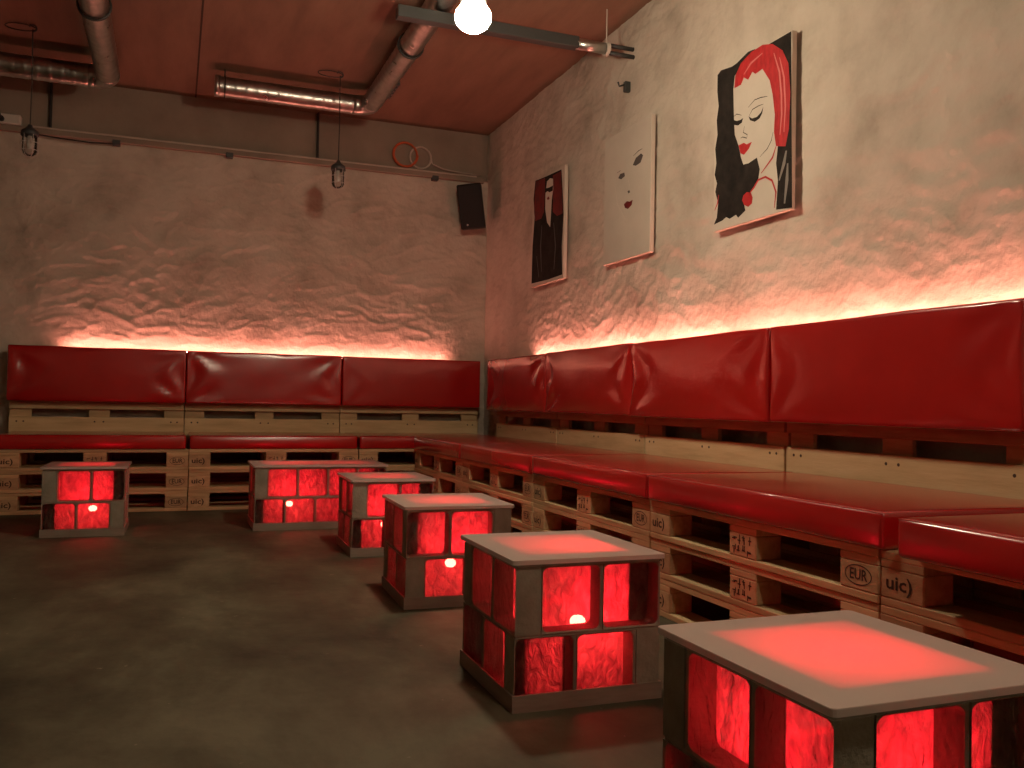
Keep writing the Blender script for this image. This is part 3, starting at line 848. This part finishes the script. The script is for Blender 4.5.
# cable ledge along the top of the back wall plaster
t = thing('cable_trunking', 'long thin cable trunking along the top of the back wall plaster', 'cable trunking', (0, 0, 0))
link('channel', boxes((-6.5, -.03, -.040, -.001, 2.748, 2.790), bev=.004), M['beam'], t)
bm = bmesh.new()
for k in range(2):
    pts = [(-3.62+.11*i, -.03+.008*k, 2.797+.004*k+.006*noise.noise((i*.7, k*3.1, 0))) for i in range(33)]
    tube(bm, pts, .007, 6)
link('cable_run', bm, M['pale_cable'], t)
for x in (-2.19, -3.02, -.48):
    link('bracket', boxes((x-.028, x+.028, -.052, -.0, 2.725, 2.764), bev=.003), M['dark_metal'], t)
bm = tube(bmesh.new(), [(-3.65, -.04, 2.745), (-3.4, -.045, 2.728), (-3.2, -.045, 2.722), (-3.02, -.04, 2.735)], .006, 6)
link('sagging_cable', bm, M['rubber'], t)
for nm, x in (('middle', -1.487), ('left', -3.482)):
    o = link('riser_cable', boxes((x-.008, x+.008, .002, .0345, 2.81, ZC-.001), bev=.003), M['rubber'])
    tag(o, 'short dark riser cable on the concrete band, %s one, behind a hanging lamp' % nm, 'cable', 'riser cables on the concrete band')
t = thing('junction_box', 'white junction box with a black plug on the trunking at far left', 'electrical box', (-3.74, -.012, 2.7925))
link('box_body', boxes((-.07, .07, -.045, .03, 0, .075), bev=.006), M['white_plastic'], t)
link('box_lid', boxes((-.062, .062, -.050, -.0452, .006, .069), bev=.001), M['white_plastic'], t)
link('plug', tube(bmesh.new(), [(-.055, -.048, .03), (-.055, -.075, .03)], .02, 12), M['black'], t)
link('cable', tube(bmesh.new(), [(-.055, -.072, .03), (-.065, -.09, .06), (-.10, -.08, .10), (-.16, -.06, .11), (-.24, -.04, .06), (-.30, -.03, .02)], .009, 8), M['black'], t)

# coil of cable hung on the concrete band
t = thing('cable_coil', 'coil of orange and pale cable lying on the trunking near the corner', 'cable')
def coil(cx, cz, r, n, seed, y):
    rng = random.Random(seed); pts = []
    for k in range(n*18+1):
        a = 2*PI*k/18; pts.append((cx+(r+.004*math.sin(a*.37+seed))*math.cos(a), y-.006*(k/18), cz+(r+.004*math.cos(a*.31))*math.sin(a)))
    return pts
link('orange_loop', tube(bmesh.new(), coil(-.745, 2.925, .105, 3, 1, -.008), .008, 6), M['orange'], t, smooth=True)
link('pale_loop', tube(bmesh.new(), coil(-.605, 2.918, .095, 3, 2, .012)[::-1] + [(-.50, -.01, 2.87), (-.40, -.01, 2.838), (-.25, -.01, 2.825), (-.06, -.01, 2.822)], .006, 6), M['pale_cable'], t, smooth=True)

# loudspeaker in the corner
t = thing('loudspeaker', 'black loudspeaker tilted down in the corner near the ceiling', 'speaker', (-.195, -.19, 2.49))
t.rotation_euler = (math.radians(9), math.radians(-7), math.radians(-22))
link('cabinet', boxes((-.105, .105, -.08, .10, -.19, .19), bev=.010), M['black'], t)
link('front_grille', boxes((-.096, .096, -.088, -.0802, -.180, .180), bev=.003), M['grille'], t)
link('badge', lathe(bmesh.new(), [(0, 0), (.008, 0), (.008, .003), (0, .003)], 12), M['white_plastic'], t)
C.objects['badge'].rotation_euler = (PI/2, 0, 0); C.objects['badge'].location = (-.045, -.0882, -.155)
link('wall_bracket', boxes((-.02, .02, .1001, .16, -.035, .035), (-.05, .05, .145, .155, -.07, .07), bev=.002), M['dark_metal'], t)

# ------------------------------------------------------------------ pictures on the right wall
def poly(bm, pts, x):
    vs = [bm.verts.new((x, a, b)) for a, b in pts]
    f = bm.faces.new(vs); f.normal_update()
    bmesh.ops.triangulate(bm, faces=[f], ngon_method='EAR_CLIP')
def stroke(bm, pts, w, x):
    n = len(pts); L = []; R = []
    for i, p in enumerate(pts):
        a, b = pts[max(0, i-1)], pts[min(n-1, i+1)]
        dx, dy = b[0]-a[0], b[1]-a[1]; l = math.hypot(dx, dy) or 1
        ww = w*(.45 if i in (0, n-1) else 1)/2
        L.append((p[0]-dy/l*ww, p[1]+dx/l*ww)); R.append((p[0]+dy/l*ww, p[1]-dx/l*ww))
    for i in range(n-1):
        v = [bm.verts.new((x, *q)) for q in (L[i], L[i+1], R[i+1], R[i])]
        bm.faces.new(v)
XF = -.024
def canvas(name, label, y0, y1, z0=1.686, z1=2.49, tilt=0):
    t = thing(name, label, 'painting', (0, 0, 0), 0, 'pictures on the right wall')
    link('canvas', boxes((XF, .004, y1, y0, z0, z1), bev=.002), M['canvas'], t)
    return t
def layer(t, name, mat, k, polys=(), strokes=(), w=.006, line=None):
    x = XF-.0004*k
    for kind, sh in [(0, p) for p in polys] + [(1, s) for s in strokes]:
        bm = bmesh.new()
        if kind: stroke(bm, sh, w, x)
        else: poly(bm, sh, x)
        bmesh.ops.recalc_face_normals(bm, faces=bm.faces)
        for f in bm.faces:
            f.normal_update()
            if f.normal.x > 0: f.normal_flip()
        link(line if kind and line else name, bm, mat, t)
t = canvas('painted_picture', 'large painting of a woman with long red hair on black', -3.636, -4.240)
layer(t, 'black_background', M['paint_black'], 1, [BIG['black_left'], BIG['black_right']])
layer(t, 'red_hair', M['paint_red'], 2, [BIG['hair']])
layer(t, 'hair_highlight', M['paint_pink'], 3, strokes=[BIG['s_hair1'], BIG['s_hair2'], BIG['s_hair3']], w=.011)
layer(t, 'grey_hair_end', M['paint_grey'], 3, strokes=[BIG['s_grey'], BIG['s_grey2']], w=.022)
layer(t, 'lips', M['paint_red'], 2, [BIG['lips']])
layer(t, 'eye', M['paint_black'], 2, [BIG['lash'], BIG['lash2']], [BIG['s_brow'], BIG['s_lid'], BIG['s_lid2'], BIG['s_jaw'], BIG['s_nose'], BIG['s_chin']], w=.004, line='face_line')
layer(t, 'bead', M['paint_red'], 2, [BIG['bead']], [BIG['s_neck'], BIG['s_strap'], BIG['s_drip']], w=.010, line='red_line')
t = canvas('painted_picture', 'pale painting with only eyes and red lips, in the middle of the wall', -2.40, -2.992)
layer(t, 'eye', M['paint_shadow'], 1, [MID['eye'], MID['eye2'], MID['nose']], [MID['s_brow'], MID['s_brow2']], w=.006, line='eyebrow')
layer(t, 'lips', M['paint_darkred'], 1, [MID['lips']])
layer(t, 'face_line', M['paint_white'], 1, strokes=[MID['s_side'], MID['s_nose']], w=.005)
t = canvas('painted_picture', 'small dark painting of a figure in sunglasses, nearest the corner', -1.18, -1.778)
layer(t, 'dark_figure', M['paint_black'], 1, [SMALL['dark']])
layer(t, 'red_background', M['paint_darkred'], 2, [SMALL['red'], SMALL['red2']])
layer(t, 'face', M['paint_white'], 3, [SMALL['face']])
layer(t, 'sunglasses', M['paint_black'], 4, [SMALL['glasses']])
layer(t, 'lips', M['paint_darkred'], 4, [SMALL['lips']])
layer(t, 'coat_fold', M['paint_shadow'], 2, strokes=[SMALL['s_coat1'], SMALL['s_coat2'], SMALL['s_coat3']], w=.02)

# ------------------------------------------------------------------ camera, world, view
cam = bpy.data.cameras.new('camera'); co = bpy.data.objects.new('camera', cam); C.objects.link(co)
cam.sensor_width = 36; cam.lens = 890.08/1024*36; cam.clip_start = .02
yaw, pitch, roll = .3641, .0212, .01821
f = Vector((math.sin(yaw)*math.cos(pitch), math.cos(yaw)*math.cos(pitch), math.sin(pitch)))
r = Vector((math.cos(yaw), -math.sin(yaw), 0)); u = r.cross(f)
r2 = r*math.cos(roll)+u*math.sin(roll); u2 = -r*math.sin(roll)+u*math.cos(roll)
m = Matrix((( r2.x, u2.x, -f.x), (r2.y, u2.y, -f.y), (r2.z, u2.z, -f.z))).to_4x4()
m.translation = (-2.56999, -7.48759, .80128)
co.matrix_world = m
S.camera = co
w = bpy.data.worlds.new('world'); S.world = w; w.use_nodes = True
w.node_tree.nodes['Background'].inputs[0].default_value = (.02, .015, .012, 1)
S.view_settings.view_transform = 'Standard'; S.view_settings.look = 'None'
S.view_settings.exposure = 0.0; S.view_settings.gamma = 1.0; S.view_settings.use_curve_mapping = False
S.cycles.use_denoising = True
S.cycles.max_bounces = 10; S.cycles.transparent_max_bounces = 16; S.cycles.diffuse_bounces = 5; S.cycles.transmission_bounces = 6
S.cycles.sample_clamp_indirect = 4.0
S.cycles.caustics_reflective = False; S.cycles.caustics_refractive = False
